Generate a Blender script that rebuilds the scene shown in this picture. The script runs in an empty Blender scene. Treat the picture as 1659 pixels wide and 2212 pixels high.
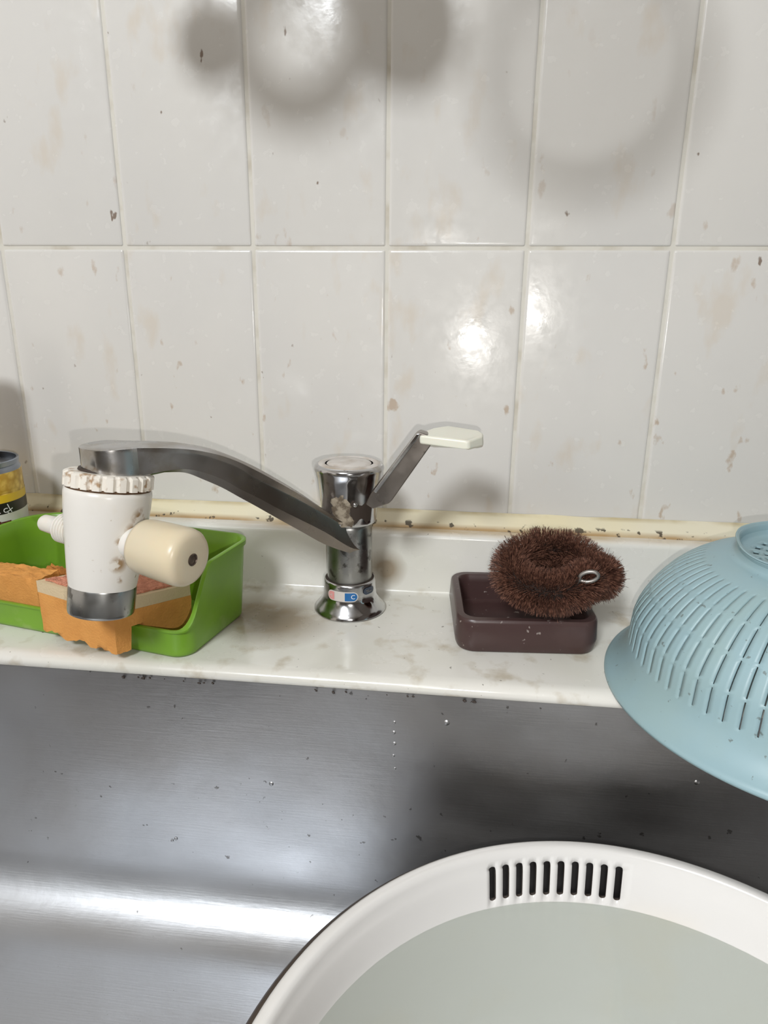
import bpy, bmesh, math, random
import numpy as np
from mathutils import Vector, Matrix, noise as mnoise

rng = random.Random(7)
S = bpy.context.scene
COL = S.collection
PI = math.pi

# ------------------------------------------------------------------ camera
CAM = np.array([0.06033, -0.53416, -0.03568]); FPX = 1496.02; W, H = 1659.0, 2212.0
def _rot(a, b, c):
    ca, sa, cb, sb, cc, sc = math.cos(a), math.sin(a), math.cos(b), math.sin(b), math.cos(c), math.sin(c)
    return (np.array([[ca, -sa, 0], [sa, ca, 0], [0, 0, 1]]) @ np.array([[1, 0, 0], [0, cb, -sb], [0, sb, cb]])
            @ np.array([[cc, 0, sc], [0, 1, 0], [-sc, 0, cc]]))
ROT = _rot(0.113307, -0.297879, -0.0091087)
cd = bpy.data.cameras.new('camera'); cam = bpy.data.objects.new('camera', cd); COL.objects.link(cam)
cd.sensor_fit = 'HORIZONTAL'; cd.sensor_width = 36.0; cd.lens = FPX * 36.0 / W; cd.clip_start = 0.01; cd.clip_end = 20
M = Matrix(((ROT[0, 0], ROT[0, 2], -ROT[0, 1], CAM[0]), (ROT[1, 0], ROT[1, 2], -ROT[1, 1], CAM[1]),
            (ROT[2, 0], ROT[2, 2], -ROT[2, 1], CAM[2]), (0, 0, 0, 1)))
cam.matrix_world = M
S.camera = cam
def hit(x, y, axis, val):
    """world point seen at photo pixel x, y lying on the plane axis = val (0 x, 1 y, 2 z)"""
    r = ROT @ np.array([(x - W / 2) / FPX, 1, -(y - H / 2) / FPX]); t = (val - CAM[axis]) / r[axis]
    return Vector(CAM + t * r)

# ------------------------------------------------------------------ light and exposure
S.view_settings.view_transform = 'Standard'; S.view_settings.look = 'None'
S.view_settings.exposure = 0.17; S.view_settings.gamma = 1.0; S.view_settings.use_curve_mapping = False
wd = bpy.data.worlds.new('room_light'); S.world = wd; wd.use_nodes = True
wd.node_tree.nodes['Background'].inputs[0].default_value = (1.0, 0.92, 0.825, 1)
wd.node_tree.nodes['Background'].inputs[1].default_value = 0.64
def area(name, loc, target, size, power, color, shape='DISK'):
    l = bpy.data.lights.new(name, 'AREA'); l.shape = shape; l.size = size; l.energy = power; l.color = color
    o = bpy.data.objects.new(name, l); COL.objects.link(o); o.location = loc
    o.rotation_euler = (Vector(target) - Vector(loc)).to_track_quat('-Z', 'Y').to_euler(); return o
area('ceiling_lamp_light', (-0.42, -1.75, 1.15), (0, 0, -0.1), 0.44, 27.0, (0.93, 0.97, 1.0))
fl = bpy.data.lights.new('phone_flash', 'POINT'); fl.energy = 1.75; fl.color = (1.0, 0.97, 0.93); fl.shadow_soft_size = 0.003
fo = bpy.data.objects.new('phone_flash', fl); COL.objects.link(fo); fo.location = (0.072, -0.530, -0.062)
S.cycles.max_bounces = 8; S.cycles.diffuse_bounces = 4; S.cycles.glossy_bounces = 4
S.cycles.transparent_max_bounces = 12; S.cycles.use_denoising = True; S.cycles.sample_clamp_indirect = 4.0

# ------------------------------------------------------------------ materials
def mat(name, col, rough=0.5, metal=0.0, layers=(), bump=(), rough_noise=None, spec=0.5, coat=0.0, aniso=0.0, sss=0.0):
    """layers: dicts scale, lo, hi, col, fac, stretch, detail, mask=(axis,a,b) in object space; bump: (scale, strength, dist, stretch)"""
    m = bpy.data.materials.new(name); m.use_nodes = True; nt = m.node_tree; N = nt.nodes; L = nt.links
    b = N['Principled BSDF']; b.inputs['Roughness'].default_value = rough; b.inputs['Metallic'].default_value = metal
    b.inputs['Specular IOR Level'].default_value = spec
    if coat: b.inputs['Coat Weight'].default_value = coat; b.inputs['Coat Roughness'].default_value = 0.08
    if aniso: b.inputs['Anisotropic'].default_value = aniso
    if sss:
        b.inputs['Subsurface Weight'].default_value = sss; b.inputs['Subsurface Scale'].default_value = 0.004
    tc = N.new('ShaderNodeTexCoord')
    def nz(scale, stretch=(1, 1, 1), detail=4.0, seed=0.0, kind='noise'):
        mp = N.new('ShaderNodeMapping'); mp.inputs['Scale'].default_value = stretch
        mp.inputs['Location'].default_value = (seed * 3.7, seed * 1.3, seed * 2.1)
        L.new(tc.outputs['Object'], mp.inputs[0])
        if kind == 'voronoi':
            t = N.new('ShaderNodeTexVoronoi'); t.inputs['Scale'].default_value = scale
            L.new(mp.outputs[0], t.inputs['Vector']); return t.outputs['Distance']
        t = N.new('ShaderNodeTexNoise'); t.inputs['Scale'].default_value = scale; t.inputs['Detail'].default_value = detail
        L.new(mp.outputs[0], t.inputs['Vector']); return t.outputs['Fac']
    def rng_(sock, a, c):
        r = N.new('ShaderNodeMapRange'); r.inputs[1].default_value = a; r.inputs[2].default_value = c
        L.new(sock, r.inputs[0]); return r.outputs[0]
    def mul(a, c):
        q = N.new('ShaderNodeMath'); q.operation = 'MULTIPLY'; L.new(a, q.inputs[0])
        if isinstance(c, float): q.inputs[1].default_value = c
        else: L.new(c, q.inputs[1])
        return q.outputs[0]
    cur = None
    for i, ly in enumerate(layers):
        f = rng_(nz(ly['scale'], ly.get('stretch', (1, 1, 1)), ly.get('detail', 4.0), ly.get('seed', i + 1.0), ly.get('kind', 'noise')), ly['lo'], ly['hi'])
        for mk in ly.get('mask', ()):
            sp = N.new('ShaderNodeSeparateXYZ'); L.new(tc.outputs['Object'], sp.inputs[0])
            f = mul(f, rng_(sp.outputs[mk[0]], mk[1], mk[2]))
        if 'spots' in ly:            # stains and painted shade with a place of their own: (centre, radius)
            acc = None
            for c_, r_ in ly['spots']:
                d = N.new('ShaderNodeVectorMath'); d.operation = 'DISTANCE'; L.new(tc.outputs['Object'], d.inputs[0]); d.inputs[1].default_value = c_
                k = rng_(d.outputs['Value'], r_, r_ * 0.35)
                if acc is None: acc = k
                else:
                    q = N.new('ShaderNodeMath'); q.operation = 'MAXIMUM'; L.new(acc, q.inputs[0]); L.new(k, q.inputs[1]); acc = q.outputs[0]
            f = mul(f, acc)
        f = mul(f, float(ly.get('fac', 1.0)))
        mx = N.new('ShaderNodeMix'); mx.data_type = 'RGBA'; L.new(f, mx.inputs[0])
        if cur is None: mx.inputs[6].default_value = (*col, 1)
        else: L.new(cur, mx.inputs[6])
        mx.inputs[7].default_value = (*ly['col'], 1); cur = mx.outputs[2]
        if 'rough' in ly:
            pass
    if cur is None: b.inputs['Base Color'].default_value = (*col, 1)
    else: L.new(cur, b.inputs['Base Color'])
    if rough_noise:
        sc_, a_, c_ = rough_noise[:3]; st_ = rough_noise[3] if len(rough_noise) > 3 else (1, 1, 1)
        r = N.new('ShaderNodeMapRange'); r.inputs[1].default_value = 0.35; r.inputs[2].default_value = 0.65
        r.inputs[3].default_value = a_; r.inputs[4].default_value = c_
        L.new(nz(sc_, st_, 6.0, 9.0), r.inputs[0]); L.new(r.outputs[0], b.inputs['Roughness'])
    prev = None
    for k, bp in enumerate(bump):
        bn = N.new('ShaderNodeBump'); bn.inputs['Strength'].default_value = bp[1]; bn.inputs['Distance'].default_value = bp[2]
        L.new(nz(bp[0], bp[3] if len(bp) > 3 else (1, 1, 1), 3.0, 20.0 + k), bn.inputs['Height'])
        if prev is not None: L.new(prev, bn.inputs['Normal'])
        prev = bn.outputs[0]
    if prev is not None: L.new(prev, b.inputs['Normal'])
    return m

BROWN = (0.20, 0.11, 0.045)
M_tile = mat('glazed_marbled_tile', (0.725, 0.70, 0.66), 0.16, layers=(
    dict(scale=9, lo=0.40, hi=0.62, col=(0.69, 0.67, 0.64), fac=0.7, detail=6, stretch=(1.2, 1, 0.7)),
    dict(scale=26, lo=0.60, hi=0.72, col=(0.66, 0.57, 0.46), fac=0.45, stretch=(1.6, 1, 0.8), detail=5),
    dict(scale=48, lo=0.665, hi=0.72, col=(0.42, 0.27, 0.15), fac=0.6, stretch=(1.5, 1, 0.9), detail=5, mask=((2, 0.16, -0.1),)),
    dict(scale=75, lo=0.715, hi=0.75, col=(0.16, 0.09, 0.05), fac=0.8, stretch=(1.2, 1, 0.8), detail=3)),
    bump=((9, 0.012, 0.01), (210, 0.07, 0.001)), rough_noise=(90, 0.12, 0.28))
M_grout = mat('beige_grout', (0.70, 0.67, 0.60), 0.8, layers=(
    dict(scale=30, lo=0.50, hi=0.75, col=(0.40, 0.33, 0.22), fac=0.7),))
M_caulk = mat('yellowed_silicone', (0.76, 0.68, 0.46), 0.35, layers=(
    dict(scale=14, lo=0.35, hi=0.65, col=(0.74, 0.69, 0.55), fac=0.8, stretch=(1, 0.3, 0.3)),
    dict(scale=24, lo=0.22, hi=0.52, col=(0.36, 0.21, 0.07), fac=0.85, stretch=(0.6, 1, 1), mask=((2, -0.2052, -0.2082),)),
    dict(scale=22, lo=0.45, hi=0.62, col=(0.42, 0.32, 0.14), fac=0.6, mask=((2, -0.1998, -0.1978),)),
    dict(scale=160, lo=0.60, hi=0.64, col=(0.05, 0.035, 0.02), fac=0.9, mask=((2, -0.2035, -0.205),))))
M_top = mat('cast_marble_worktop', (0.74, 0.72, 0.67), 0.17, layers=(
    dict(scale=11, lo=0.40, hi=0.65, col=(0.66, 0.65, 0.56), fac=0.6, detail=6),
    dict(scale=20, lo=0.38, hi=0.60, col=(0.52, 0.35, 0.15), fac=0.75, detail=6, mask=((2, 0.0785, 0.0808), (1, 0.060, 0.073)), stretch=(0.6, 1, 1)),
    dict(scale=55, lo=0.55, hi=0.72, col=(0.40, 0.32, 0.20), fac=0.55, mask=((2, 0.036, 0.0315),)),
    dict(scale=22, lo=0.25, hi=0.50, col=(0.25, 0.185, 0.11), fac=0.85, spots=(((-0.070, 0.004, 0.03), 0.048), ((0.004, 0.064, 0.050), 0.018), ((-0.085, 0.012, 0.03), 0.040))),  # brown spots beside the tray: painted cast shadow mixed with dirt
    dict(scale=260, lo=0.71, hi=0.74, col=(0.10, 0.08, 0.06), fac=0.7)),
    bump=((10, 0.03, 0.01),), rough_noise=(40, 0.12, 0.3))
M_steel = mat('worn_brushed_steel', (0.53, 0.545, 0.57), 0.5, 1.0, layers=(
    dict(scale=7, lo=0.35, hi=0.65, col=(0.46, 0.465, 0.48), fac=0.8, detail=6, stretch=(0.6, 1, 1.6)),
    dict(scale=4, lo=0.45, hi=0.6, col=(0.38, 0.355, 0.335), fac=0.6, stretch=(1, 1, 1), seed=5),
    dict(scale=150, lo=0.70, hi=0.73, col=(0.10, 0.09, 0.08), fac=0.7)),
    bump=((900, 0.10, 0.0006, (0.05, 1, 1)), (12, 0.06, 0.01), (120, 0.05, 0.002)), rough_noise=(8, 0.36, 0.50, (1, 1, 2)))
M_chrome = mat('tarnished_chrome', (0.56, 0.56, 0.57), 0.10, 1.0, layers=(
    dict(scale=70, lo=0.52, hi=0.66, col=(0.32, 0.29, 0.24), fac=0.6, detail=6),
    dict(scale=120, lo=0.62, hi=0.68, col=(0.14, 0.11, 0.08), fac=0.6, detail=4)),
    rough_noise=(60, 0.06, 0.24))
M_chrome_dull = mat('scaled_dull_chrome', (0.40, 0.40, 0.39), 0.28, 1.0, layers=(
    dict(scale=45, lo=0.42, hi=0.62, col=(0.28, 0.28, 0.26), fac=0.8, detail=6),
    dict(scale=110, lo=0.60, hi=0.66, col=(0.10, 0.09, 0.08), fac=0.8, detail=4)),
    rough_noise=(50, 0.2, 0.42))
M_chrome_brown = mat('brown_filmed_chrome', (0.29, 0.26, 0.235), 0.30, 1.0, layers=(
    dict(scale=22, lo=0.40, hi=0.65, col=(0.22, 0.19, 0.165), fac=0.8, detail=6),
    dict(scale=80, lo=0.62, hi=0.7, col=(0.10, 0.08, 0.06), fac=0.6, detail=4)),
    rough_noise=(50, 0.22, 0.4))
M_scale = mat('limescale_crust', (0.33, 0.28, 0.21), 0.7, layers=(
    dict(scale=190, lo=0.42, hi=0.56, col=(0.12, 0.09, 0.06), fac=0.95),), bump=((260, 0.6, 0.001),))
M_dark = mat('dark_grime_and_recess', (0.035, 0.022, 0.015), 0.6)
M_white = mat('white_plastic', (0.78, 0.75, 0.70), 0.28, sss=0.1, layers=(
    dict(scale=40, lo=0.50, hi=0.70, col=(0.74, 0.68, 0.56), fac=0.6),
    dict(scale=110, lo=0.66, hi=0.71, col=(0.34, 0.22, 0.11), fac=0.8)))
def stained_white(spots):
    return mat('white_plastic_with_brown_grime', (0.78, 0.75, 0.70), 0.28, layers=(
        dict(scale=40, lo=0.50, hi=0.70, col=(0.74, 0.68, 0.56), fac=0.6),
        dict(scale=150, lo=0.46, hi=0.56, col=(0.30, 0.17, 0.06), fac=0.9, spots=spots),
        dict(scale=110, lo=0.67, hi=0.71, col=(0.34, 0.22, 0.11), fac=0.8)))
M_ivory = mat('ivory_plastic', (0.66, 0.575, 0.42), 0.32, sss=0.1, layers=(
    dict(scale=30, lo=0.5, hi=0.7, col=(0.72, 0.60, 0.40), fac=0.5),))
M_grip = mat('cream_handle_plastic', (0.80, 0.79, 0.68), 0.30, sss=0.1)
M_green = mat('green_plastic', (0.175, 0.36, 0.022), 0.33, sss=0.0, layers=(
    dict(scale=30, lo=0.45, hi=0.7, col=(0.15, 0.30, 0.03), fac=0.7),
    dict(scale=45, lo=0.55, hi=0.70, col=(0.38, 0.46, 0.20), fac=0.55, mask=((2, 0.03, 0.0),))),
    bump=((40, 0.05, 0.003),))
M_foam = mat('orange_foam', (0.72, 0.33, 0.085), 0.95, bump=((700, 0.5, 0.001),), layers=(
    dict(scale=60, lo=0.4, hi=0.7, col=(0.62, 0.26, 0.06), fac=0.6),))
M_foam_old = mat('worn_brown_orange_foam', (0.50, 0.20, 0.04), 0.95, bump=((500, 0.7, 0.0015),), layers=(
    dict(scale=60, lo=0.4, hi=0.7, col=(0.34, 0.12, 0.02), fac=0.8),))
M_foam_cream = mat('cream_foam', (0.66, 0.52, 0.33), 0.95, bump=((700, 0.4, 0.001),))
M_pink = mat('pink_scouring_fibre', (0.80, 0.34, 0.22), 0.95, bump=((900, 1.0, 0.002),), layers=(
    dict(scale=300, lo=0.4, hi=0.65, col=(0.55, 0.20, 0.12), fac=0.8),))
M_brownplast = mat('dark_brown_plastic', (0.058, 0.030, 0.028), 0.33, layers=(
    dict(scale=220, lo=0.68, hi=0.71, col=(0.4, 0.35, 0.32), fac=0.6),
    dict(scale=25, lo=0.5, hi=0.7, col=(0.085, 0.05, 0.045), fac=0.7)), bump=((200, 0.03, 0.001),))
M_bristle = mat('palm_fibre', (0.075, 0.030, 0.019), 0.55, layers=(
    dict(scale=420, lo=0.46, hi=0.60, col=(0.25, 0.115, 0.075), fac=0.9, detail=1),))
M_core = mat('dark_fibre_core', (0.02, 0.01, 0.007), 0.9)
M_wire = mat('dull_steel_wire', (0.34, 0.32, 0.30), 0.45, 1.0)
M_blue = mat('pale_blue_plastic', (0.285, 0.42, 0.465), 0.42, layers=(
    dict(scale=22, lo=0.42, hi=0.66, col=(0.30, 0.42, 0.43), fac=0.75, detail=6),
    dict(scale=200, lo=0.68, hi=0.71, col=(0.12, 0.14, 0.13), fac=0.7),
    dict(scale=14, lo=0.45, hi=0.65, col=(0.24, 0.31, 0.30), fac=0.6, detail=5, mask=((2, 0.035, 0.018), (2, 0.002, 0.012)))),
    bump=((150, 0.06, 0.001),))
M_tub = mat('white_tub_plastic', (0.71, 0.695, 0.675), 0.22, sss=0.0, layers=(
    dict(scale=14, lo=0.5, hi=0.72, col=(0.72, 0.66, 0.56), fac=0.45, mask=((2, 0.10, 0.088),)),
    ))
M_tub_out = mat('dark_brown_tub_shell', (0.055, 0.04, 0.03), 0.4)
M_red_st = mat('faded_red_sticker', (0.72, 0.30, 0.28), 0.4)
M_white_st = mat('white_sticker', (0.62, 0.58, 0.54), 0.35)
M_blue_st = mat('blue_sticker', (0.012, 0.13, 0.36), 0.3)
M_lett = mat('white_lettering', (0.85, 0.87, 0.88), 0.4)
M_navy = mat('dark_blue_emblem', (0.045, 0.06, 0.09), 0.3)
M_can = mat('corn_picture_label', (0.50, 0.30, 0.03), 0.35, layers=(
    dict(scale=190, lo=0.75, hi=0.15, col=(0.85, 0.62, 0.14), fac=1.0, kind='voronoi', stretch=(1, 1, 1)),
    dict(scale=90, lo=0.55, hi=0.65, col=(0.50, 0.28, 0.03), fac=0.7)))
M_yellow = mat('yellow_label_band', (0.80, 0.55, 0.03), 0.35)
M_black = mat('black_label_band', (0.015, 0.014, 0.012), 0.35)
M_canwhite = mat('white_label_band', (0.66, 0.68, 0.62), 0.35)
M_darkred = mat('dark_red_print', (0.10, 0.018, 0.014), 0.4)
M_pinkpr = mat('pale_red_print', (0.85, 0.50, 0.34), 0.4)
M_tin = mat('can_end_metal', (0.30, 0.33, 0.38), 0.3, 1.0)
def water_mat():
    m = bpy.data.materials.new('clear_still_water'); m.use_nodes = True; nt = m.node_tree; N = nt.nodes; L = nt.links
    N.remove(N['Principled BSDF'])
    t = N.new('ShaderNodeBsdfTransparent'); t.inputs[0].default_value = (0.82, 0.85, 0.83, 1)
    g = N.new('ShaderNodeBsdfGlossy'); g.inputs['Roughness'].default_value = 0.03
    f = N.new('ShaderNodeFresnel'); f.inputs[0].default_value = 1.33
    x = N.new('ShaderNodeMixShader'); L.new(f.outputs[0], x.inputs[0]); L.new(t.outputs[0], x.inputs[1]); L.new(g.outputs[0], x.inputs[2])
    L.new(x.outputs[0], N['Material Output'].inputs[0]); return m
M_water = water_mat()

# ------------------------------------------------------------------ helpers
def tag(o, label=None, cat=None, group=None, kind=None):
    if label: o['label'] = label
    if cat: o['category'] = cat
    if group: o['group'] = group
    if kind: o['kind'] = kind
    return o
def empty(name, loc, label, cat, group=None):
    e = bpy.data.objects.new(name, None); COL.objects.link(e); e.location = loc; e.empty_display_size = 0.02
    return tag(e, label, cat, group)
def origin(o):
    v = Vector(o.location)
    while o.parent: o = o.parent; v = v + Vector(o.location)
    return v
def obj(name, data, material, parent=None, loc=None, smooth=35, mats=None, bevel=None, solid=None, mi=None):
    """data = (verts, faces) in world coordinates; linked as one mesh"""
    verts, faces = data
    off = origin(parent) if parent is not None else Vector(loc or (0, 0, 0))
    me = bpy.data.meshes.new(name); me.from_pydata([tuple(Vector(v) - off) for v in verts], [], [tuple(f) for f in faces])
    for m_ in ([material] if mats is None else mats): me.materials.append(m_)
    if mi:
        for i, p in enumerate(me.polygons): p.material_index = mi[i]
    bm = bmesh.new(); bm.from_mesh(me)
    if not solid: bmesh.ops.recalc_face_normals(bm, faces=bm.faces)
    bm.to_mesh(me); bm.free()
    if smooth:
        me.shade_smooth(); me.set_sharp_from_angle(angle=math.radians(smooth))
    me.update()
    o = bpy.data.objects.new(name, me); COL.objects.link(o)
    if parent is not None: o.parent = parent
    else: o.location = off
    if solid:
        sm = o.modifiers.new('thickness', 'SOLIDIFY'); sm.thickness = solid; sm.offset = -1
    if bevel:
        bv = o.modifiers.new('edge_rounding', 'BEVEL'); bv.width = bevel[0]; bv.segments = bevel[1]; bv.limit_method = 'ANGLE'
        bv.angle_limit = math.radians(bevel[2] if len(bevel) > 2 else 30); bv.harden_normals = True
    return o
def join(*ds):
    V, F = [], []
    for v, f in ds:
        n = len(V); V += [Vector(q) for q in v]; F += [tuple(i + n for i in q) for q in f]
    return V, F
def box(x0, x1, y0, y1, z0, z1):
    v = [(x, y, z) for z in (z0, z1) for y in (y0, y1) for x in (x0, x1)]
    return v, [(0, 2, 3, 1), (4, 5, 7, 6), (0, 1, 5, 4), (2, 6, 7, 3), (0, 4, 6, 2), (1, 3, 7, 5)]
def loft(rings, close_u=True, cap0=False, cap1=False, close_v=False):
    n = len(rings[0]); V = [Vector(p) for r in rings for p in r]; F = []
    R_ = len(rings)
    for i in range(R_ if close_v else R_ - 1):
        for j in range(n if close_u else n - 1):
            a = i * n + j; b_ = i * n + (j + 1) % n; c = ((i + 1) % R_) * n
            F.append((a, b_, c + (j + 1) % n, c + j))
    if cap0: F.append(tuple(range(n))[::-1])
    if cap1: F.append(tuple((R_ - 1) * n + j for j in range(n)))
    return V, F
def frame(axis):
    z = Vector(axis).normalized(); x = Vector((1, 0, 0)) if abs(z.x) < 0.8 else Vector((0, 1, 0))
    y = z.cross(x).normalized(); x = y.cross(z); return x, y, z
def lathe(profile, c, axis=(0, 0, 1), seg=64, caps=True, fn=None):
    """profile: (radius, height) along axis from point c"""
    x, y, z = frame(axis); c = Vector(c); rings = []
    for r, h in profile:
        ring = []
        for k in range(seg):
            a = 2 * PI * k / seg; rr, hh = (r, h) if fn is None else fn(r, h, a)
            ring.append(c + x * (rr * math.cos(a)) + y * (rr * math.sin(a)) + z * hh)
        rings.append(ring)
    return loft(rings, True, caps, caps)
def tube(path, rad, seg=12, closed=False):
    P = [Vector(p) for p in path]; n = len(P); rings = []
    up = None
    for i, p in enumerate(P):
        t = (P[(i + 1) % n] - P[i - 1]) if closed else (P[min(i + 1, n - 1)] - P[max(i - 1, 0)])
        t.normalize()
        if up is None: up = t.orthogonal().normalized()
        up = (up - t * up.dot(t)).normalized(); s = t.cross(up); r = rad[i] if hasattr(rad, '__len__') else rad
        rings.append([p + up * (r * math.cos(2 * PI * k / seg)) + s * (r * math.sin(2 * PI * k / seg)) for k in range(seg)])
    return loft(rings, True, not closed, not closed, closed)
def prism(poly, vec):
    """poly: world points; extruded by vec"""
    n = len(poly); V = [Vector(p) for p in poly] + [Vector(p) + Vector(vec) for p in poly]
    F = [tuple(range(n))[::-1], tuple(range(n, 2 * n))] + [(i, (i + 1) % n, n + (i + 1) % n, n + i) for i in range(n)]
    return V, F
def rrect(x0, x1, y0, y1, r, z, n=8):
    pts = []
    for cx, cy, a0 in ((x1 - r, y1 - r, 0), (x0 + r, y1 - r, 90), (x0 + r, y0 + r, 180), (x1 - r, y0 + r, 270)):
        for k in range(n + 1):
            a = math.radians(a0 + 90 * k / n); pts.append(Vector((cx + r * math.cos(a), cy + r * math.sin(a), z)))
    return pts
def catmull(P, n):
    P = [np.array(p, float) for p in P]; out = []
    for i in range(len(P) - 1):
        p0 = P[max(i - 1, 0)]; p1 = P[i]; p2 = P[i + 1]; p3 = P[min(i + 2, len(P) - 1)]
        for k in range(n):
            t = k / n; out.append(0.5 * ((2 * p1) + (-p0 + p2) * t + (2 * p0 - 5 * p1 + 4 * p2 - p3) * t * t + (-p0 + 3 * p1 - 3 * p2 + p3) * t ** 3))
    out.append(P[-1]); return out
def text_mesh(s, size):
    cu = bpy.data.curves.new('lettering', 'FONT'); cu.body = s; cu.size = size; cu.align_x = 'CENTER'; cu.align_y = 'CENTER'; cu.resolution_u = 4
    to = bpy.data.objects.new('lettering', cu); COL.objects.link(to); dg = bpy.context.evaluated_depsgraph_get(); dg.update()
    me = bpy.data.meshes.new_from_object(to.evaluated_get(dg)); V = [v.co.copy() for v in me.vertices]; F = [tuple(p.vertices) for p in me.polygons]
    bpy.data.objects.remove(to); return V, F
def wrap(data, axis_pt, r, ang, zc, rot=0.0, slope=0.0):
    """bends flat x, y shapes round an upright cylinder; ang = where it faces"""
    V, F = data; out = []
    for v in V:
        x, y = v[0] * math.cos(rot) - v[1] * math.sin(rot), v[0] * math.sin(rot) + v[1] * math.cos(rot)
        a = ang + x / r; rr = r - slope * y
        out.append(Vector((axis_pt[0] + rr * math.cos(a), axis_pt[1] + rr * math.sin(a), zc + y)))
    return out, F
def stadium(w, h, n=10, left_round=True, right_round=True, step=14):
    """filled shape as vertical strips so that it bends smoothly"""
    top, bot = [], []; r = h / 2
    xs = sorted(set([-w / 2 + w * k / step for k in range(step + 1)] + [-w / 2 + r * (1 - math.cos(PI / 2 * k / n)) for k in range(n + 1)] + [w / 2 - r * (1 - math.cos(PI / 2 * k / n)) for k in range(n + 1)]))
    for x in xs:
        yy = r
        if left_round and x < -w / 2 + r: yy = math.sqrt(max(1e-9, r * r - (x + w / 2 - r) ** 2))
        if right_round and x > w / 2 - r: yy = math.sqrt(max(1e-9, r * r - (x - w / 2 + r) ** 2))
        top.append((x, yy, 0)); bot.append((x, -yy, 0))
    V = bot + top; n_ = len(xs); return V, [(i, i + 1, n_ + i + 1, n_ + i) for i in range(n_ - 1)]

# ------------------------------------------------------------------ setting
ZL = -0.260                       # height of the worktop ledge
def build_wall():
    g = 0.0012; ds = []
    for ix in range(-10, 13):
        for iz in range(-1, 4):
            x0, x1 = ix * 0.1 + g, ix * 0.1 + 0.1 - g; z0, z1 = iz * 0.2 + g, iz * 0.2 + 0.2 - g
            rings = []
            tx = 0.0 if ix in (0, 1) else rng.uniform(-1, 1) * 0.00022
            for ins, dep in ((0.0, 0.006), (0.0, 0.0006), (0.0003, 0.0), (0.0009, -0.0004), (0.0020, -0.0006)):
                q = rrect(x0 + ins, x1 - ins, z0 + ins, z1 - ins, 0.0012, 0, 3)
                rings.append([Vector((p.x, -(-dep) + (p.x - x0 - 0.05) / 0.05 * tx * 0.4, p.y)) for p in q])
            ds.append(loft(rings, True, False, True))
    tag(obj('wall_back', join(*ds), M_tile, smooth=50), kind='structure')
    w = obj('trim_1', box(-1.0, 1.2, 0.0004, 0.02, -0.45, 0.8), M_grout, smooth=0); tag(w, kind='structure')
build_wall()
# silicone bead along the foot of the tiles
prof = [(-0.0008, -0.1972), (-0.0030, -0.1985), (-0.0065, -0.2020), (-0.0100, -0.2065), (-0.0125, -0.2092), (0.0, -0.2092)]
def extr(prof, x0, x1, n=1, wob=0.0):
    rings = []
    for k in range(n + 1):
        x = x0 + (x1 - x0) * k / n; rings.append([Vector((x, y + (wob * mnoise.noise(Vector((x * 40, i, 0)))), z + wob * mnoise.noise(Vector((x * 35, i, 5))))) for i, (y, z) in enumerate(prof)])
    return loft(rings, True, True, True)
tag(obj('trim_2', extr(prof, -1.0, 1.2, 220, 0.0006), M_caulk, smooth=60), kind='structure')

# worktop: back upstand, ledge with rolled front edge, and the parts left and right of the basin
prof = [(0.0004, -0.2092), (-0.0205, -0.2092), (-0.0228, -0.2098), (-0.0243, -0.2112), (-0.0250, -0.2135)]
prof += [(-0.0256, -0.2565), (-0.0265, -0.2585), (-0.0285, -0.2597), (-0.031, ZL)]
prof += [(-0.149, ZL + 0.0), (-0.1535, ZL - 0.0003), (-0.1570, ZL - 0.0016), (-0.1590, ZL - 0.0040), (-0.1592, ZL - 0.0065), (-0.1580, ZL - 0.0085), (-0.1560, ZL - 0.0088), (-0.10, ZL - 0.0088), (-0.10, ZL - 0.03), (0.0004, ZL - 0.03)]
wt = empty('worktop', (0, -0.09, ZL - 0.03), 'white marbled worktop with raised back edge, running behind the steel sink', 'worktop')
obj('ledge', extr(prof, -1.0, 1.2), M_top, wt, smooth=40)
for a, b_ in ((-1.0, -0.52), (0.56, 1.2)):
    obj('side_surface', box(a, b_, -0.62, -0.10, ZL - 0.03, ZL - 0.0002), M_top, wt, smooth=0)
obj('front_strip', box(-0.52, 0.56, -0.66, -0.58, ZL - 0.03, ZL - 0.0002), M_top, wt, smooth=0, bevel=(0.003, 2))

# sink
def build_sink():
    SX0, SX1, SY0, SY1 = -0.50, 0.54, -0.57, -0.1565
    rings = [rrect(SX0 - 0.02, SX1 + 0.02, SY0 - 0.02, SY1 + 0.02, 0.05, ZL - 0.0095, 10), rrect(SX0, SX1, SY0, SY1, 0.045, ZL - 0.0095, 10)]
    for k in range(1, 13):
        t = k / 12; ins = 0.009 * t; rings.append(rrect(SX0 + ins, SX1 - ins, SY0 + ins, SY1 - ins, 0.045, ZL - 0.0095 - 0.137 * t, 10))
    z0 = ZL - 0.1465; R_ = 0.044
    for k in range(1, 13):
        a = PI / 2 * k / 12; ins = 0.009 + R_ * (1 - math.cos(a)); rings.append(rrect(SX0 + ins, SX1 - ins, SY0 + ins, SY1 - ins, max(0.045 - ins * 0.3, 0.02), z0 - R_ * math.sin(a), 10))
    n = len(rings[0]); 
    V, F = loft(rings, True, False, True)
    return V, F, z0 - R_
V, F, ZF = build_sink()
sk = empty('sink', (0.02, -0.36, ZF), 'stainless steel kitchen sink basin set into the white worktop', 'sink')
obj('basin', (V, F), M_steel, sk, smooth=50, solid=0.001)
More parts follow.
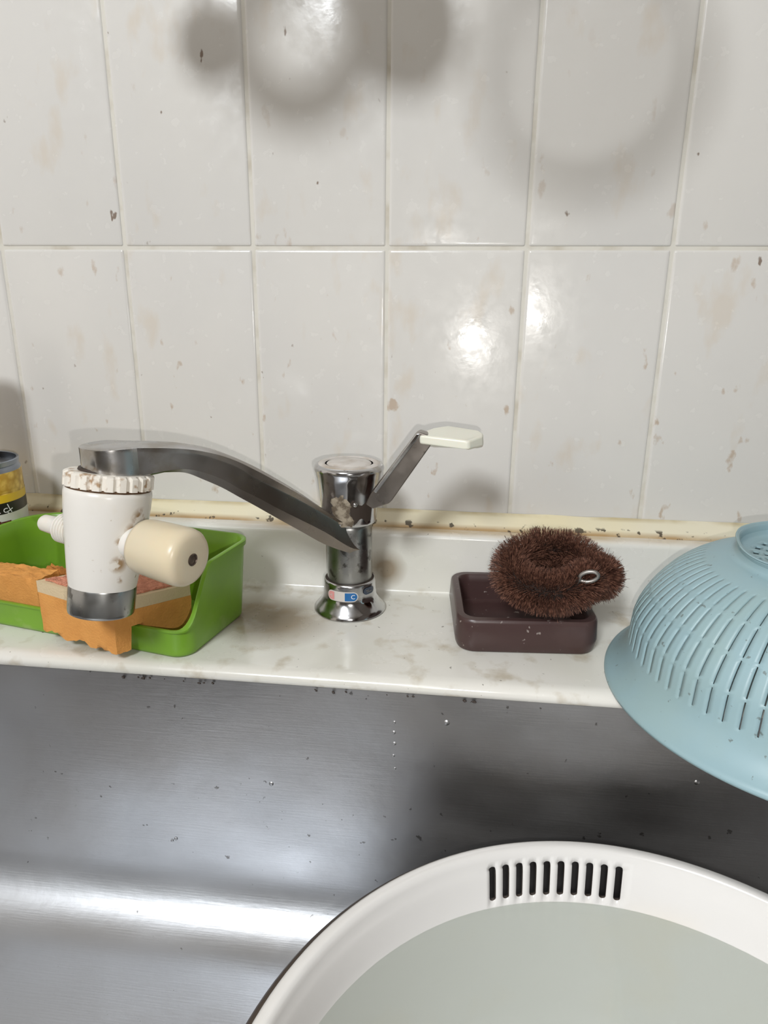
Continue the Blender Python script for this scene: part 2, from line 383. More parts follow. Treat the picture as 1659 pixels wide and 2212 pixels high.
# worn sealing bead with dark chips under the ledge
bead = []
for k in range(26):
    x = rng.choice([-0.14, -0.095, 0.075, 0.03, -0.02]) + rng.gauss(0, 0.006); s = rng.uniform(0.0004, 0.0013)
    bead.append(lathe([(s * 0.2, -s * 0.7), (s, -s * 0.2), (s * 0.9, s * 0.4), (s * 0.2, s * 0.7)], (x, -0.1580, ZL - 0.0105 - rng.random() * 0.0015), (rng.random(), 0.4, 1), 6))
obj('sealant_chips', join(*bead), M_dark, sk)['kind'] = 'stuff'
# drops and dried marks pressed into the steel wall
dr = []
for px_, py_, s in ((852, 1560, .0011), (851, 1582, .0013), (852, 1606, .0013), (850, 1632, .0010), (853, 1660, .0009), (965, 1561, .0020), (380, 1812, .0012), (1505, 1690, .0017), (372, 1816, .0010), (586, 1693, .0016)):
    q = hit(px_, py_, 1, -0.162); t = (ZL - 0.0095 - q.z) / 0.137; y = -0.1565 - 0.009 * t
    q = hit(px_, py_, 1, y); dr.append(lathe([(s, 0.0001), (s * 0.8, s * 0.25), (s * 0.4, s * 0.42), (s * 0.05, s * 0.46)], q, (0, -1, 0.06), 14))
for q_ in dr: obj('raised_dent', q_, M_steel, sk, smooth=80)

# rest of the room
tag(obj('floor', box(-1.6, 1.8, -2.4, 0.02, -1.13, -1.11), mat('brown_floor', (0.22, 0.18, 0.15), 0.5), smooth=0), kind='structure')
tag(obj('ceiling', box(-1.6, 1.8, -2.4, 0.02, 1.29, 1.31), mat('white_ceiling', (0.75, 0.73, 0.70), 0.9), smooth=0), kind='structure')
tag(obj('wall_front', box(-1.6, 1.8, -2.42, -2.4, -1.11, 1.29), mat('dim_wooden_wall', (0.09, 0.07, 0.055), 0.7), smooth=0), kind='structure')
tag(obj('added_wall_right', box(1.3, 1.32, -2.4, 0.02, -1.11, 1.29), mat('added_dark_side_wall', (0.12, 0.10, 0.085), 0.8), smooth=0), kind='structure')  # unseen dark wall, added to darken the steel's reflections at right
cab = empty('base_cabinet', (0.1, -0.33, -1.11), 'white sink cabinet carrying the worktop and the basin', 'cabinet')
obj('carcass', join(box(-1.0, -0.98, -0.62, 0.0, -1.11, ZL - 0.0302), box(1.18, 1.2, -0.62, 0.0, -1.11, ZL - 0.0302), box(-0.98, 1.18, -0.64, -0.62, -1.11, ZL - 0.0302)), M_white, cab, smooth=0)

# ------------------------------------------------------------------ faucet
AX = (-0.0193, -0.0575)
fa = empty('faucet', (AX[0], AX[1], ZL), 'single lever chrome mixer tap with long spout, standing on the ledge at the middle', 'faucet')
base = lathe([(0.0262, 0), (0.0270, 0.0008), (0.0268, 0.0022), (0.0248, 0.0045), (0.0225, 0.0075), (0.0207, 0.0105), (0.0199, 0.0125), (0.0196, 0.0165), (0.0194, 0.0235), (0.0191, 0.0250), (0.0182, 0.0256), (0.0172, 0.0250), (0.0170, 0.0235)], (*AX, ZL), seg=96)
fb = obj('base_flange', base, M_chrome, fa, smooth=50)
body = lathe([(0.0166, 0.020), (0.0166, 0.060), (0.0166, 0.0665), (0.0160, 0.0690), (0.0150, 0.0700)], (*AX, ZL), seg=96)
obj('body', body, M_chrome_dull, fa, smooth=50)
obj('gap_ring', lathe([(0.0168, 0.0236), (0.0180, 0.0236), (0.0180, 0.0252), (0.0168, 0.0252)], (*AX, ZL + 0.0004), seg=64), M_dark, fb)
# stickers on the collar
fang = math.atan2(-0.995, -0.14)
def collar(data, ang, z, lift, rot=0.0, slope=0.018): return wrap(data, AX, 0.0197 + lift, ang, z, rot, slope)
st = obj('temperature_sticker', collar(stadium(0.0245, 0.0078), fang, -0.2428, 0.0003), M_white_st, fb, smooth=80); st['label'] = 'white temperature sticker with red and blue ends'
def shift(d, dx, dy=0): return [(v[0] + dx, v[1] + dy, 0) for v in d[0]], d[1]
obj('cold_field', collar(shift(stadium(0.0092, 0.0062, left_round=False), 0.0070), fang, -0.2428, 0.0005), M_blue_st, st, smooth=80)
obj('hot_field', collar(shift(stadium(0.0056, 0.0062, right_round=False), -0.0088), fang, -0.2428, 0.0005), M_red_st, st, smooth=80)
obj('cold_letter', collar(shift(text_mesh('C', 0.0046), 0.0085), fang, -0.2428, 0.0007), M_lett, st, smooth=0)
obj('hot_letter', collar(shift(text_mesh('H', 0.0046), -0.0092), fang, -0.2428, 0.0007), M_white_st, st, smooth=0)
em = obj('emblem', collar(stadium(0.0105, 0.0052), -0.62, -0.2400, 0.0004), M_navy, fb, smooth=80)
obj('emblem_mark', collar(join(shift(stadium(0.003, 0.0006), -0.002, 0.0006), shift(stadium(0.005, 0.0006), 0.0, -0.0006)), -0.62, -0.2400, 0.0006), M_wire, em, smooth=0)
# turning head
HZ = -0.1905
hp = [(0.0150, 0.0), (0.0185, 0.0), (0.0194, 0.0008), (0.0199, 0.0030), (0.0202, 0.0070), (0.0210, 0.0140), (0.0222, 0.0240), (0.0236, 0.0330), (0.0244, 0.0372), (0.0249, 0.0385), (0.0251, 0.0398), (0.0249, 0.0412), (0.0240, 0.0424), (0.0225, 0.0430)]
hd = obj('handle_head', lathe(hp, (*AX, HZ), seg=96), M_chrome, fa, smooth=50)
capp = [(0.0225, 0.0425), (0.0215, 0.0436), (0.0195, 0.0440), (0.0178, 0.0438), (0.0172, 0.0430), (0.0160, 0.0430), (0.0152, 0.0437), (0.0140, 0.0442), (0.008, 0.0446), (0.001, 0.0447)]
cp = obj('top_cap', lathe(capp, (*AX, HZ), seg=96), mat('cloudy_cap', (0.60, 0.56, 0.52), 0.3, 0.0, layers=(dict(scale=60, lo=0.45, hi=0.65, col=(0.34, 0.27, 0.20), fac=0.8),), spec=0.8), fa, smooth=50)
# worn lever opening, its recess shade painted as a dark patch, and crust on the head
def head_r(z):
    h = z - HZ
    for (r0, h0), (r1, h1) in zip(hp, hp[1:]):
        if h0 <= h <= h1: return r0 + (r1 - r0) * (h - h0) / max(1e-6, h1 - h0)
    return 0.02
def head_patch(poly, lift):
    """poly in (angle, z); filled as a fan with relief"""
    n = len(poly); ca = sum(a for a, z in poly) / n; cz = sum(z for a, z in poly) / n; rings = []
    for s in (1.0, 0.8, 0.5, 0.2):
        ring = []
        for a, z in poly:
            aa, zz = ca + (a - ca) * s, cz + (z - cz) * s; r = head_r(zz) + (0.00005 if s == 1.0 else lift)
            ring.append((AX[0] + r * math.cos(aa), AX[1] + r * math.sin(aa), zz))
        rings.append(ring)
    return loft(rings, True, False, True)
def blob(ac, zc, ra, rz, n=26, seed=0, j=0.35):
    return [(ac + ra * (1 + j * mnoise.noise(Vector((math.cos(t) * 2, math.sin(t) * 2, seed)))) * math.cos(t), zc + rz * (1 + j * mnoise.noise(Vector((math.cos(t) * 2, math.sin(t) * 2, seed + 9)))) * math.sin(t)) for t in [2 * PI * k / n for k in range(n)]]
obj('lever_opening_shade', head_patch([(-1.38, -0.1710), (-1.30, -0.1690), (-0.70, -0.1665), (-0.55, -0.1680), (-0.55, -0.1860), (-0.70, -0.1890), (-1.25, -0.1885), (-1.38, -0.1860)], 0.0002), M_dark, hd, smooth=60)
obj('limescale_crust', join(head_patch(blob(-1.72, -0.1755, 0.33, 0.0085, seed=3, j=0.9), 0.0003), head_patch(blob(-1.55, -0.1845, 0.36, 0.0050, seed=8, j=0.8), 0.0003)), M_scale, hd, smooth=60)
obj('pivot_stud', lathe([(0.0014, 0), (0.0018, 0.0004), (0.0018, 0.0010), (0.0012, 0.0016), (0.0002, 0.0018)], (AX[0] + 0.0212 * math.cos(-1.22), AX[1] + 0.0212 * math.sin(-1.22), -0.1725), (math.cos(-1.2), math.sin(-1.2), 0), 20), M_chrome, hd, smooth=60)
# lever
YL = -0.090
lp = [hit(x, y, 1, YL) for x, y in ((790, 1090), (800, 1068), (893, 945), (899, 938), (907, 934), (925, 940), (931, 962), (847, 1081), (840, 1088), (806, 1100))]
lv = obj('lever', prism(lp, (0, 0.012, 0)), M_chrome_brown, fa, smooth=40, bevel=(0.0008, 2))
fl_ = [hit(x, y, 1, YL - 0.0022) for x, y in ((806, 1062), (893, 946), (899, 938), (907, 936), (905, 943), (900, 951), (813, 1066))]
obj('lever_flange', prism(fl_, (0, 0.0024, 0)), M_chrome, lv, smooth=40, bevel=(0.0005, 2))
gy = [(905, 940, -0.091), (1003, 953, -0.098), (1013, 952, -0.098), (1043, 941, -0.086), (1044, 935, -0.080), (1035, 930, -0.072), (968, 918, -0.066), (935, 924, -0.070), (910, 935, -0.080)]
gt = [hit(x, y, 1, yy) for x, y, yy in gy]
gb = [Vector((q.x + 0.0003, q.y, q.z)) for q in (hit(x, y + dy, 1, yy) for (x, y, yy), dy in zip(gy, (19, 20, 20, 24, 26, 40, 48, 44, 26)))]
V, F = loft([gb, gt], True, True, True)
obj('lever_grip', (V, F), M_grip, lv, smooth=40, bevel=(0.0016, 4, 20))['label'] = 'cream plastic lever grip'
# spout
d = Vector((-0.7504, -0.6610, 0)); nrm = Vector((0.6610, -0.7504, 0)); A0 = Vector((AX[0], AX[1], 0))
stn = [  # s, z_top, z_upper, z_lower, z_bottom, half width, flat-top share, flat-bottom share
 (0.000, -0.1960, -0.1975, -0.2085, -0.2122, 0.0166, .55, .50), (0.0103, -0.1880, -0.1905, -0.2042, -0.2085, 0.0164, .52, .50),
 (0.0285, -0.1735, -0.1775, -0.1904, -0.1990, 0.0145, .45, .45), (0.045, -0.1603, -0.1660, -0.1795, -0.1873, 0.0135, .45, .45),
 (0.063, -0.1475, -0.1545, -0.1679, -0.1745, 0.0128, .45, .45), (0.076, -0.1389, -0.1462, -0.1590, -0.1650, 0.0124, .45, .45),
 (0.0885, -0.1319, -0.1373, -0.1510, -0.1562, 0.0122, .45, .45), (0.100, -0.1266, -0.1315, -0.1429, -0.1480, 0.0122, .50, .5),
 (0.1118, -0.1230, -0.1265, -0.1370, -0.1412, 0.0124, .55, .6), (0.1226, -0.1205, -0.1236, -0.1335, -0.1358, 0.0127, .6, .7),
 (0.135, -0.1186, -0.1215, -0.1330, -0.1342, 0.0129, .65, .85)]
rings = []
P = catmull(stn, 4)
cs, cr = 0.1610, 0.0168
tail = []
for k in range(0, 13):
    th = PI * 0.80 * (1 - k / 12) if k < 12 else 0.0
    s = cs + cr * math.cos(th); w = cr * math.sin(th)
    if s < cs: w = max(w, 0.0132 - 0.0 * s)
    if s > 0.1385: tail.append((s, max(w, 0.0015)))
for s, w in tail:
    u = min(1, (s - 0.1385) / 0.02); zt = -0.1182 + 0.0016 * u; 
    P.append(np.array((s, zt, zt - 0.0020 + 0.0008 * u, -0.1334 - 0.001 * u, -0.1346 - 0.001 * u, w, 0.70 + 0.2 * u, 0.92)))
for s, zt, zu, zl, zb, w, ft, fbm in P:
    bl = max(0.0, min(1.0, (s - 0.105) / 0.03)); uw = 0.74 + 0.245 * bl; fbm = max(fbm, 0.86); zb = zb - 0.0006 * (1 - bl)
    c = A0 + d * s
    prof = [(ft * w, zt), (0.80 * w + 0.20 * ft * w, zt - (zt - zu) * 0.30), (w * uw, zu), (w * (uw * .97 + .03), zu - 0.0012), (w, zl), (fbm * w, zb)]
    ring = [c + nrm * a + Vector((0, 0, z)) for a, z in prof] + [c - nrm * a + Vector((0, 0, z)) for a, z in prof[::-1]]
    rings.append(ring)
M_spout = mat('spout_chrome', (0.50, 0.50, 0.505), 0.12, 1.0, layers=(
    dict(scale=3, lo=0.0, hi=0.1, col=(0.25, 0.215, 0.185), fac=0.92, mask=((0, -0.105, -0.055),)),
    dict(scale=60, lo=0.52, hi=0.66, col=(0.30, 0.26, 0.20), fac=0.6, detail=6)), rough_noise=(30, 0.20, 0.40))
sp = obj('spout', loft(rings, True, True, True), M_spout, fa, smooth=19)
# filter / diverter on the spout's mouth
T = Vector((-0.1428, -0.1645, -0.137)); B = Vector((-0.1498, -0.1765, -0.212)); up = (T - B).normalized()
U0 = T
ev = (Vector((1, 0, 0)) - up * up.x).normalized(); fv = up.cross(ev)      # right, away
def loc(a, b_, h): return U0 + ev * a + fv * b_ + up * h
dv_spots = tuple((tuple(loc(*q) - Vector((AX[0], AX[1], ZL))), r) for q, r in (((0.0165, -0.0145, -0.046), 0.0062), ((0.0225, -0.006, -0.019), 0.007), ((0.0205, -0.010, -0.026), 0.0055), ((0.0175, -0.0145, -0.033), 0.005), ((0.0175, -0.0125, -0.0555), 0.003)))
dv = obj('diverter_body', lathe([(0.0199, -0.0050), (0.0232, -0.0050), (0.0242, -0.0058), (0.0245, -0.0080), (0.0242, -0.0150), (0.0232, -0.0260), (0.0217, -0.0420), (0.0202, -0.0560), (0.0191, -0.0632), (0.0177, -0.0632)], U0, up, 96), stained_white(dv_spots), fa, smooth=50)
nut = []
for k in range(132):
    a = 2 * PI * k / 132; tooth = (k % 6) < 4; nut.append((a, 0.0249 if tooth else 0.0234))
x_, y_, z_ = frame(up)
def nring(h, extra=0.0, top=None): return [U0 + x_ * ((r if top is None else top) + extra) * math.cos(a) + y_ * ((r if top is None else top) + extra) * math.sin(a) + z_ * h for a, r in nut]
ntm = loft([nring(-0.0040, -0.0012, 0.0234), nring(-0.0040), nring(0.0032), nring(0.0037, -0.0006), nring(0.0046, 0, 0.0226), nring(0.0046, 0, 0.0170)], True, True, True)
obj('locking_ring', ntm, mat('brown_speckled_ring_plastic', (0.82, 0.77, 0.69), 0.3, layers=(dict(scale=120, lo=0.54, hi=0.62, col=(0.36, 0.20, 0.08), fac=0.85),)), dv, smooth=30)
obj('seam_grime', lathe([(0.0226, -0.0054), (0.0235, -0.0052), (0.0235, -0.0036), (0.0226, -0.0034)], U0, up, 72), mat('seam_dirt', (0.10, 0.05, 0.02), 0.7), dv)
obj('mouth_seal', lathe([(0.0133, 0.0042), (0.0166, 0.0042), (0.0173, 0.0050), (0.0168, 0.0062), (0.0133, 0.0062)], U0 , up, 60), M_dark, dv)
obj('mouth_neck', lathe([(0.0133, 0.0), (0.0146, 0.0), (0.0146, 0.0105), (0.0133, 0.0105)], U0, up, 60), M_dark, dv)
obj('outlet_ring', lathe([(0.0173, -0.0628), (0.0190, -0.0630), (0.0193, -0.0640), (0.0190, -0.0780), (0.0187, -0.0796), (0.0177, -0.0802), (0.0165, -0.0796), (0.0163, -0.0760), (0.0163, -0.0700)], U0, up, 96), M_chrome_dull, dv, smooth=50)
obj('outlet_sieve', lathe([(0.0163, -0.0765), (0.0001, -0.0765)], U0, up, 48), M_dark, dv)
# selector knob: barrel lying to the right and a little towards the viewer
ka = (ev * 0.945 - fv * 0.325 - up * 0.03).normalized(); K0 = loc(0.0, 0.0, -0.0330)
obj('knob_neck', lathe([(0.0098, 0.012), (0.0098, 0.0345)], K0, ka, 40), M_white, dv, smooth=60)
kn = obj('selector_knob', lathe([(0.0100, 0.0300), (0.0142, 0.0297), (0.0154, 0.0303), (0.0160, 0.0325), (0.0165, 0.0430), (0.0168, 0.0550), (0.0168, 0.0590), (0.0163, 0.0620), (0.0148, 0.0642), (0.0122, 0.0652), (0.0060, 0.0654), (0.0003, 0.0654)], K0, ka, 80), M_ivory, dv, smooth=60)
kn['label'] = 'ivory selector knob'
obj('knob_screw', lathe([(0.0034, 0.0652), (0.0036, 0.0658), (0.0030, 0.0662), (0.0026, 0.0656), (0.0010, 0.0658), (0.0002, 0.0659)], K0, ka, 32), mat('rusty_screw', (0.12, 0.09, 0.07), 0.4, 0.8), dv, smooth=40)
# threaded hose nozzle on the other side
na = (-ev * 0.93 + fv * 0.30 + up * 0.02).normalized()
npf = [(0.0082, 0.014)]
for k in range(6):
    h = 0.0225 + k * 0.0022; npf += [(0.0078, h), (0.0091, h + 0.0006), (0.0091, h + 0.0014), (0.0078, h + 0.0020)]
npf += [(0.0078, 0.0360), (0.0066, 0.0366), (0.0060, 0.0375), (0.0054, 0.0460), (0.0052, 0.0502), (0.0044, 0.0516), (0.0025, 0.0519), (0.0024, 0.0500), (0.0003, 0.0500)]
obj('hose_nozzle', lathe(npf, K0 - up * 0.0030, na, 48), M_white, dv, smooth=40)

# ------------------------------------------------------------------ green tray
TO = Vector((-0.0902, -0.0753, 0)); tu = Vector((-0.9785, 0.2065, 0)).normalized(); tv = Vector((-0.2065, -0.9785, 0)).normalized()
def tp(u, v, z): q = TO + tu * u + tv * v; q.z = z; return q
def ring_uv(u0, u1, v0, v1, r, n=10, m=10, rb=None):
    """rounded rectangle in tray coordinates with subdivided sides, list of (u, v)"""
    out = []
    rb = rb or r
    cs_ = ((u1 - r, v1 - r, 0, r), (u0 + r, v1 - r, 90, r), (u0 + r, v0 + r, 180, r), (u1 - rb, v0 + rb, 270, rb))
    for i, (cx, cy, a0, r) in enumerate(cs_):
        arc = [(cx + r * math.cos(math.radians(a0 + 90 * k / n)), cy + r * math.sin(math.radians(a0 + 90 * k / n))) for k in range(n + 1)]
        out += arc
        nx = cs_[(i + 1) % 4]; q = (nx[0] + nx[3] * math.cos(math.radians(nx[2])), nx[1] + nx[3] * math.sin(math.radians(nx[2])))
        for k in range(1, m): out.append((arc[-1][0] + (q[0] - arc[-1][0]) * k / m, arc[-1][1] + (q[1] - arc[-1][1]) * k / m))
    return out
def tray_h(v):       # wall height along the side, low lip in front
    hi, lo = 0.060, 0.0205
    if v < 0.052: return hi
    if v > 0.080: return lo
    t = (v - 0.052) / 0.028; s = t * t * (3 - 2 * t)
    return hi + (lo - hi) * (0.35 * t + 0.65 * s)
NT = dict(n=10, m=24)
def tray_ring(t, inset, h=None, hs=1.0):
    """t 0 base .. 1 rim"""
    base_ = ring_uv(0.0040 + inset, 0.181 - inset, 0.000 + inset, 0.0795 - inset, 0.012 - inset * 0.5, rb=0.026 - inset * 0.5, **NT); top_ = ring_uv(-0.0005 + inset, 0.187 - inset, -0.003 + inset, 0.0840 - inset, 0.014 - inset * 0.5, rb=0.032 - inset * 0.5, **NT)
    out = []
    for (ub, vb), (ut, vt) in zip(base_, top_):
        hh = tray_h(vt); k = t * hh / 0.060 if h is None else h / 0.060
        z = t * hh if h is None else h
        out.append(tp(ub + (ut - ub) * k, vb + (vt - vb) * k, ZL + z))
    return out
def lipped(inset, dz, k=1.0): return [q + Vector((0, 0, dz)) for q in tray_ring(k, inset)]
rings = [tray_ring(0, 0.003, h=0.0), tray_ring(0, 0.0008, h=0.0006), tray_ring(0, 0.0, h=0.0025)] + [tray_ring(t, 0.0) for t in (0.2, 0.4, 0.6, 0.8, 0.93)]
rings += [tray_ring(0.935, -0.0012), tray_ring(0.99, -0.0012), tray_ring(1.0, -0.0004), tray_ring(1.0, 0.0012), tray_ring(0.985, 0.0019)]
rings += [tray_ring(t, 0.0019) for t in (0.8, 0.6, 0.4, 0.22)] + [tray_ring(0, 0.0025, h=0.0030), tray_ring(0, 0.005, h=0.0020)]
tray = obj('sponge_tray', loft(rings, True, True, True), M_green, loc=tp(0.09, 0.04, ZL), smooth=50)
tag(tray, 'green plastic sponge tray with high back and low front, on the ledge below the spout', 'tray')

# ------------------------------------------------------------------ sponges
def block(c0, eu, ev_, n=(22, 18, 8), bottom=None, h=0.03, wob=0.0006, seed=0, top_wob=0.0):
    """block under the top face spanned from corner c0 by eu, ev_; bottom(p) gives the lower z"""
    c0, eu, ev_ = Vector(c0), Vector(eu), Vector(ev_); nu, nv, nz_ = n; idx = {}; V = []; F = []
    def vert(i, j, k):
        if (i, j, k) in idx: return idx[(i, j, k)]
        a, b_, t = i / nu, j / nv, k / nz_
        q = c0 + eu * a + ev_ * b_; zb = bottom(q, a, b_) if bottom else q.z - h
        z = q.z + (zb - q.z) * t
        if k == 0: z += top_wob * mnoise.noise(Vector((q.x * 260, q.y * 260, seed + 4)))
        w1, w2, w3 = (mnoise.noise(Vector((q.x * 160 + o, q.y * 160, z * 160 + seed))) * wob for o in (0, 9, 18))
        idx[(i, j, k)] = len(V); V.append(Vector((q.x + w1, q.y + w2, z + w3 * 0.5))); return idx[(i, j, k)]
    for i in range(nu):
        for j in range(nv):
            for k in (0, nz_): F.append((vert(i, j, k), vert(i + 1, j, k), vert(i + 1, j + 1, k), vert(i, j + 1, k)))
    for k in range(nz_):
        for i in range(nu):
            for j in (0, nv): F.append((vert(i, j, k), vert(i + 1, j, k), vert(i + 1, j, k + 1), vert(i, j, k + 1)))
        for j in range(nv):
            for i in (0, nu): F.append((vert(i, j, k), vert(i, j + 1, k), vert(i, j + 1, k + 1), vert(i, j, k + 1)))
    return V, F
near = hit(241, 1302, 1, -0.160); left = hit(78, 1254, 1, -0.140); right = hit(410, 1262, 1, -0.113)
EU, EV = left - near, right - near
def tray_v(q): return (Vector((q.x, q.y, 0)) - TO).dot(tv)
def sp_bot(q, a, b_):
    jag = 0.0036 * mnoise.noise(Vector((q.x * 95, q.y * 95, 2.0))) + 0.0022 * mnoise.noise(Vector((q.x * 260, q.y * 260, 7.0)))
    v = tray_v(q)
    if v > 0.0862: return near.z + (q.z - near.z) * 0.9 - 0.0290 + jag
    if v > 0.0770: return -0.2385 + 0.0003 * mnoise.noise(Vector((q.x * 120, q.y * 120, 2.0)))
    return max(ZL + 0.0035, q.z - 0.0285 + jag)
s1 = empty('sponge', (near.x, near.y + 0.03, ZL + 0.02), 'orange and cream layered sponge with pink top, hanging over the green tray front', 'sponge')
foam0 = near + Vector((0, 0, -0.0082))
obj('foam_body', block(foam0, EU, EV, (40, 40, 8), sp_bot, wob=0.0005), M_foam, s1, smooth=60)
obj('foam_layer', block(near, EU, EV, (24, 24, 3), None, 0.0081, 0.0002), M_foam_cream, s1, smooth=50)['label'] = 'cream foam layer'
tc0 = near + EU * 0.06 + EV * 0.06 + Vector((0, 0, 0.0014))
obj('scouring_top', block(tc0, EU * 0.88, EV * 0.88, (40, 40, 2), None, 0.0012, 0.0008, 3, 0.0012), M_pink, s1, smooth=60)['label'] = 'pink scouring surface'
# second sponge, left end of the tray
c = hit(80, 1254, 1, -0.119)
tg = block(c, tu * 0.052, -tv * 0.020, (30, 24, 6), lambda q, a, b_: ZL + 0.004, wob=0.0012, seed=12, top_wob=0.0015)
tag(obj('sponge', tg, M_foam, loc=(c.x - 0.02, c.y + 0.02, ZL + 0.004), smooth=60), 'plain orange sponge in the left end of the green tray', 'sponge')
c = hit(66, 1244, 1, -0.098)
tg = block(c, -tu * 0.070 , -tv * 0.022, (30, 20, 6), lambda q, a, b_: ZL + 0.003, wob=0.0022, seed=31, top_wob=0.004)
tag(obj('sponge', tg, M_foam_old, loc=(c.x + 0.02, c.y + 0.01, ZL + 0.003), smooth=60), 'worn brownish sponge lying at the back of the green tray behind the other two', 'sponge')

# ------------------------------------------------------------------ corn can standing upside down behind the tray
CC = Vector((-0.3090, -0.0565, 0)); CR = 0.0310; CT = -0.1545
can = empty('food_can', (CC.x, CC.y, ZL), 'yellow and black labelled corn can, upside down at the left edge behind the green tray', 'can')
def seg(z0, z1, r=CR): return lathe([(r, z0), (r, z1)], (CC.x, CC.y, 0), seg=72, caps=False)
obj('metal_body', lathe([(CR - 0.002, ZL), (CR + 0.0006, ZL + 0.0005), (CR + 0.0006, ZL + 0.003), (CR - 0.0004, ZL + 0.004), (CR - 0.0004, CT - 0.007), (CR - 0.002, CT - 0.0045), (CR - 0.0012, CT - 0.004), (CR - 0.0008, CT - 0.0005), (CR - 0.0014, CT), (CR - 0.0026, CT - 0.0004), (CR - 0.003, CT - 0.005), (CR - 0.006, CT - 0.0048), (0.001, CT - 0.0046)], (CC.x, CC.y, 0), seg=72), M_tin, can, smooth=40)
lab = obj('paper_label', lathe([(CR - 0.0016, CT - 0.0065), (CR, CT - 0.0090), (CR, -0.1778), (CR - 0.0003, -0.1780), (CR - 0.0003, -0.1786), (CR, -0.1788), (CR, ZL + 0.0045)], (CC.x, CC.y, 0), seg=72, caps=False), M_can, can, smooth=40)
obj('yellow_band', seg(-0.1850, -0.1790, CR + 0.0002), M_yellow, lab)
obj('black_band', seg(-0.1935, -0.1850, CR + 0.0002), M_black, lab)
obj('white_band', seg(-0.2400, -0.1935, CR + 0.0002), M_canwhite, lab)
def canx(px, y): return math.asin(max(-1, min(1, (hit(px, 1040, 1, CC.y - 0.02).x - CC.x) / CR))) - PI / 2
def cw(data, ang, z, rot=0.0, lift=0.0005): return wrap(data, CC, CR + lift, ang, z, rot)
def sub(data):
    V, F = data; bm = bmesh.new(); vs = [bm.verts.new(v) for v in V]
    for f in F:
        try: bm.faces.new([vs[i] for i in f])
        except ValueError: pass
    bmesh.ops.triangulate(bm, faces=bm.faces); bm.verts.ensure_lookup_table(); out = ([v.co.copy() for v in bm.verts], [tuple(v.index for v in f.verts) for f in bm.faces]); bm.free(); return out
A1 = -PI / 2 + 0.55
obj('black_band_writing', cw(text_mesh('やさしい', 0.0092), A1 + 0.22, -0.1893, PI), M_lett, lab, smooth=0)
obj('white_band_writing', cw(text_mesh('コーン', 0.0135), A1 + 0.12, -0.2025, PI), M_darkred, lab, smooth=0)
obj('yellow_band_writing', cw(text_mesh('E', 0.0060), A1 - 0.30, -0.1820, 0), M_black, lab, smooth=0)
obj('top_writing', cw(text_mesh('CON', 0.0044), A1 + 0.12, -0.1655, PI), M_pinkpr, lab, smooth=0)
obj('red_patch', cw(join(shift(stadium(0.006, 0.0035), 0.006, 0.0062), shift(stadium(0.006, 0.0028), -0.006, -0.0045)), A1 + 0.12, -0.1655, 0, 0.0003), mat('orange_red_patch', (0.62, 0.20, 0.03), 0.4), lab)

# ------------------------------------------------------------------ brown dish
BO = Vector((0.1055, -0.0715, 0)); ba = math.radians(4.5)
def bring(hx, hy, ch, z, taper=0.0):
    pts = []
    for sx, sy in ((1, 1), (-1, 1), (-1, -1), (1, -1)):
        cx, cy = sx * (hx - ch), sy * (hy - ch)
        a0 = {(1, 1): 0, (-1, 1): 90, (-1, -1): 180, (1, -1): 270}[(sx, sy)]
        for k in range(9):
            a = math.radians(a0 + 90 * k / 8); x, y = cx + ch * math.cos(a), cy + ch * math.sin(a)
            pts.append(Vector((BO.x + x * math.cos(ba) - y * math.sin(ba), BO.y + x * math.sin(ba) + y * math.cos(ba), z)))
    return pts
hx, hy, TZ = 0.0470, 0.0430, ZL + 0.0238
rings = [bring(hx - 0.0035, hy - 0.0035, 0.010, ZL), bring(hx - 0.0012, hy - 0.0012, 0.012, ZL + 0.0008), bring(hx - 0.0002, hy - 0.0002, 0.013, ZL + 0.003), bring(hx + 0.0008, hy + 0.0008, 0.013, ZL + 0.009),
         bring(hx, hy, 0.012, TZ - 0.003), bring(hx - 0.0004, hy - 0.0004, 0.012, TZ - 0.0008), bring(hx - 0.0012, hy - 0.0012, 0.0115, TZ), bring(hx - 0.0052, hy - 0.0052, 0.009, TZ), bring(hx - 0.0060, hy - 0.0060, 0.0085, TZ - 0.0010), bring(hx - 0.0068, hy - 0.0068, 0.008, TZ - 0.006), bring(hx - 0.0082, hy - 0.0082, 0.008, ZL + 0.0045), bring(hx - 0.011, hy - 0.011, 0.008, ZL + 0.0030)]
tag(obj('brush_dish', loft(rings, True, True, True), M_brownplast, loc=(BO.x, BO.y, ZL), smooth=40), 'dark brown rounded rectangular plastic dish on the ledge, holding the bristle brush', 'dish')

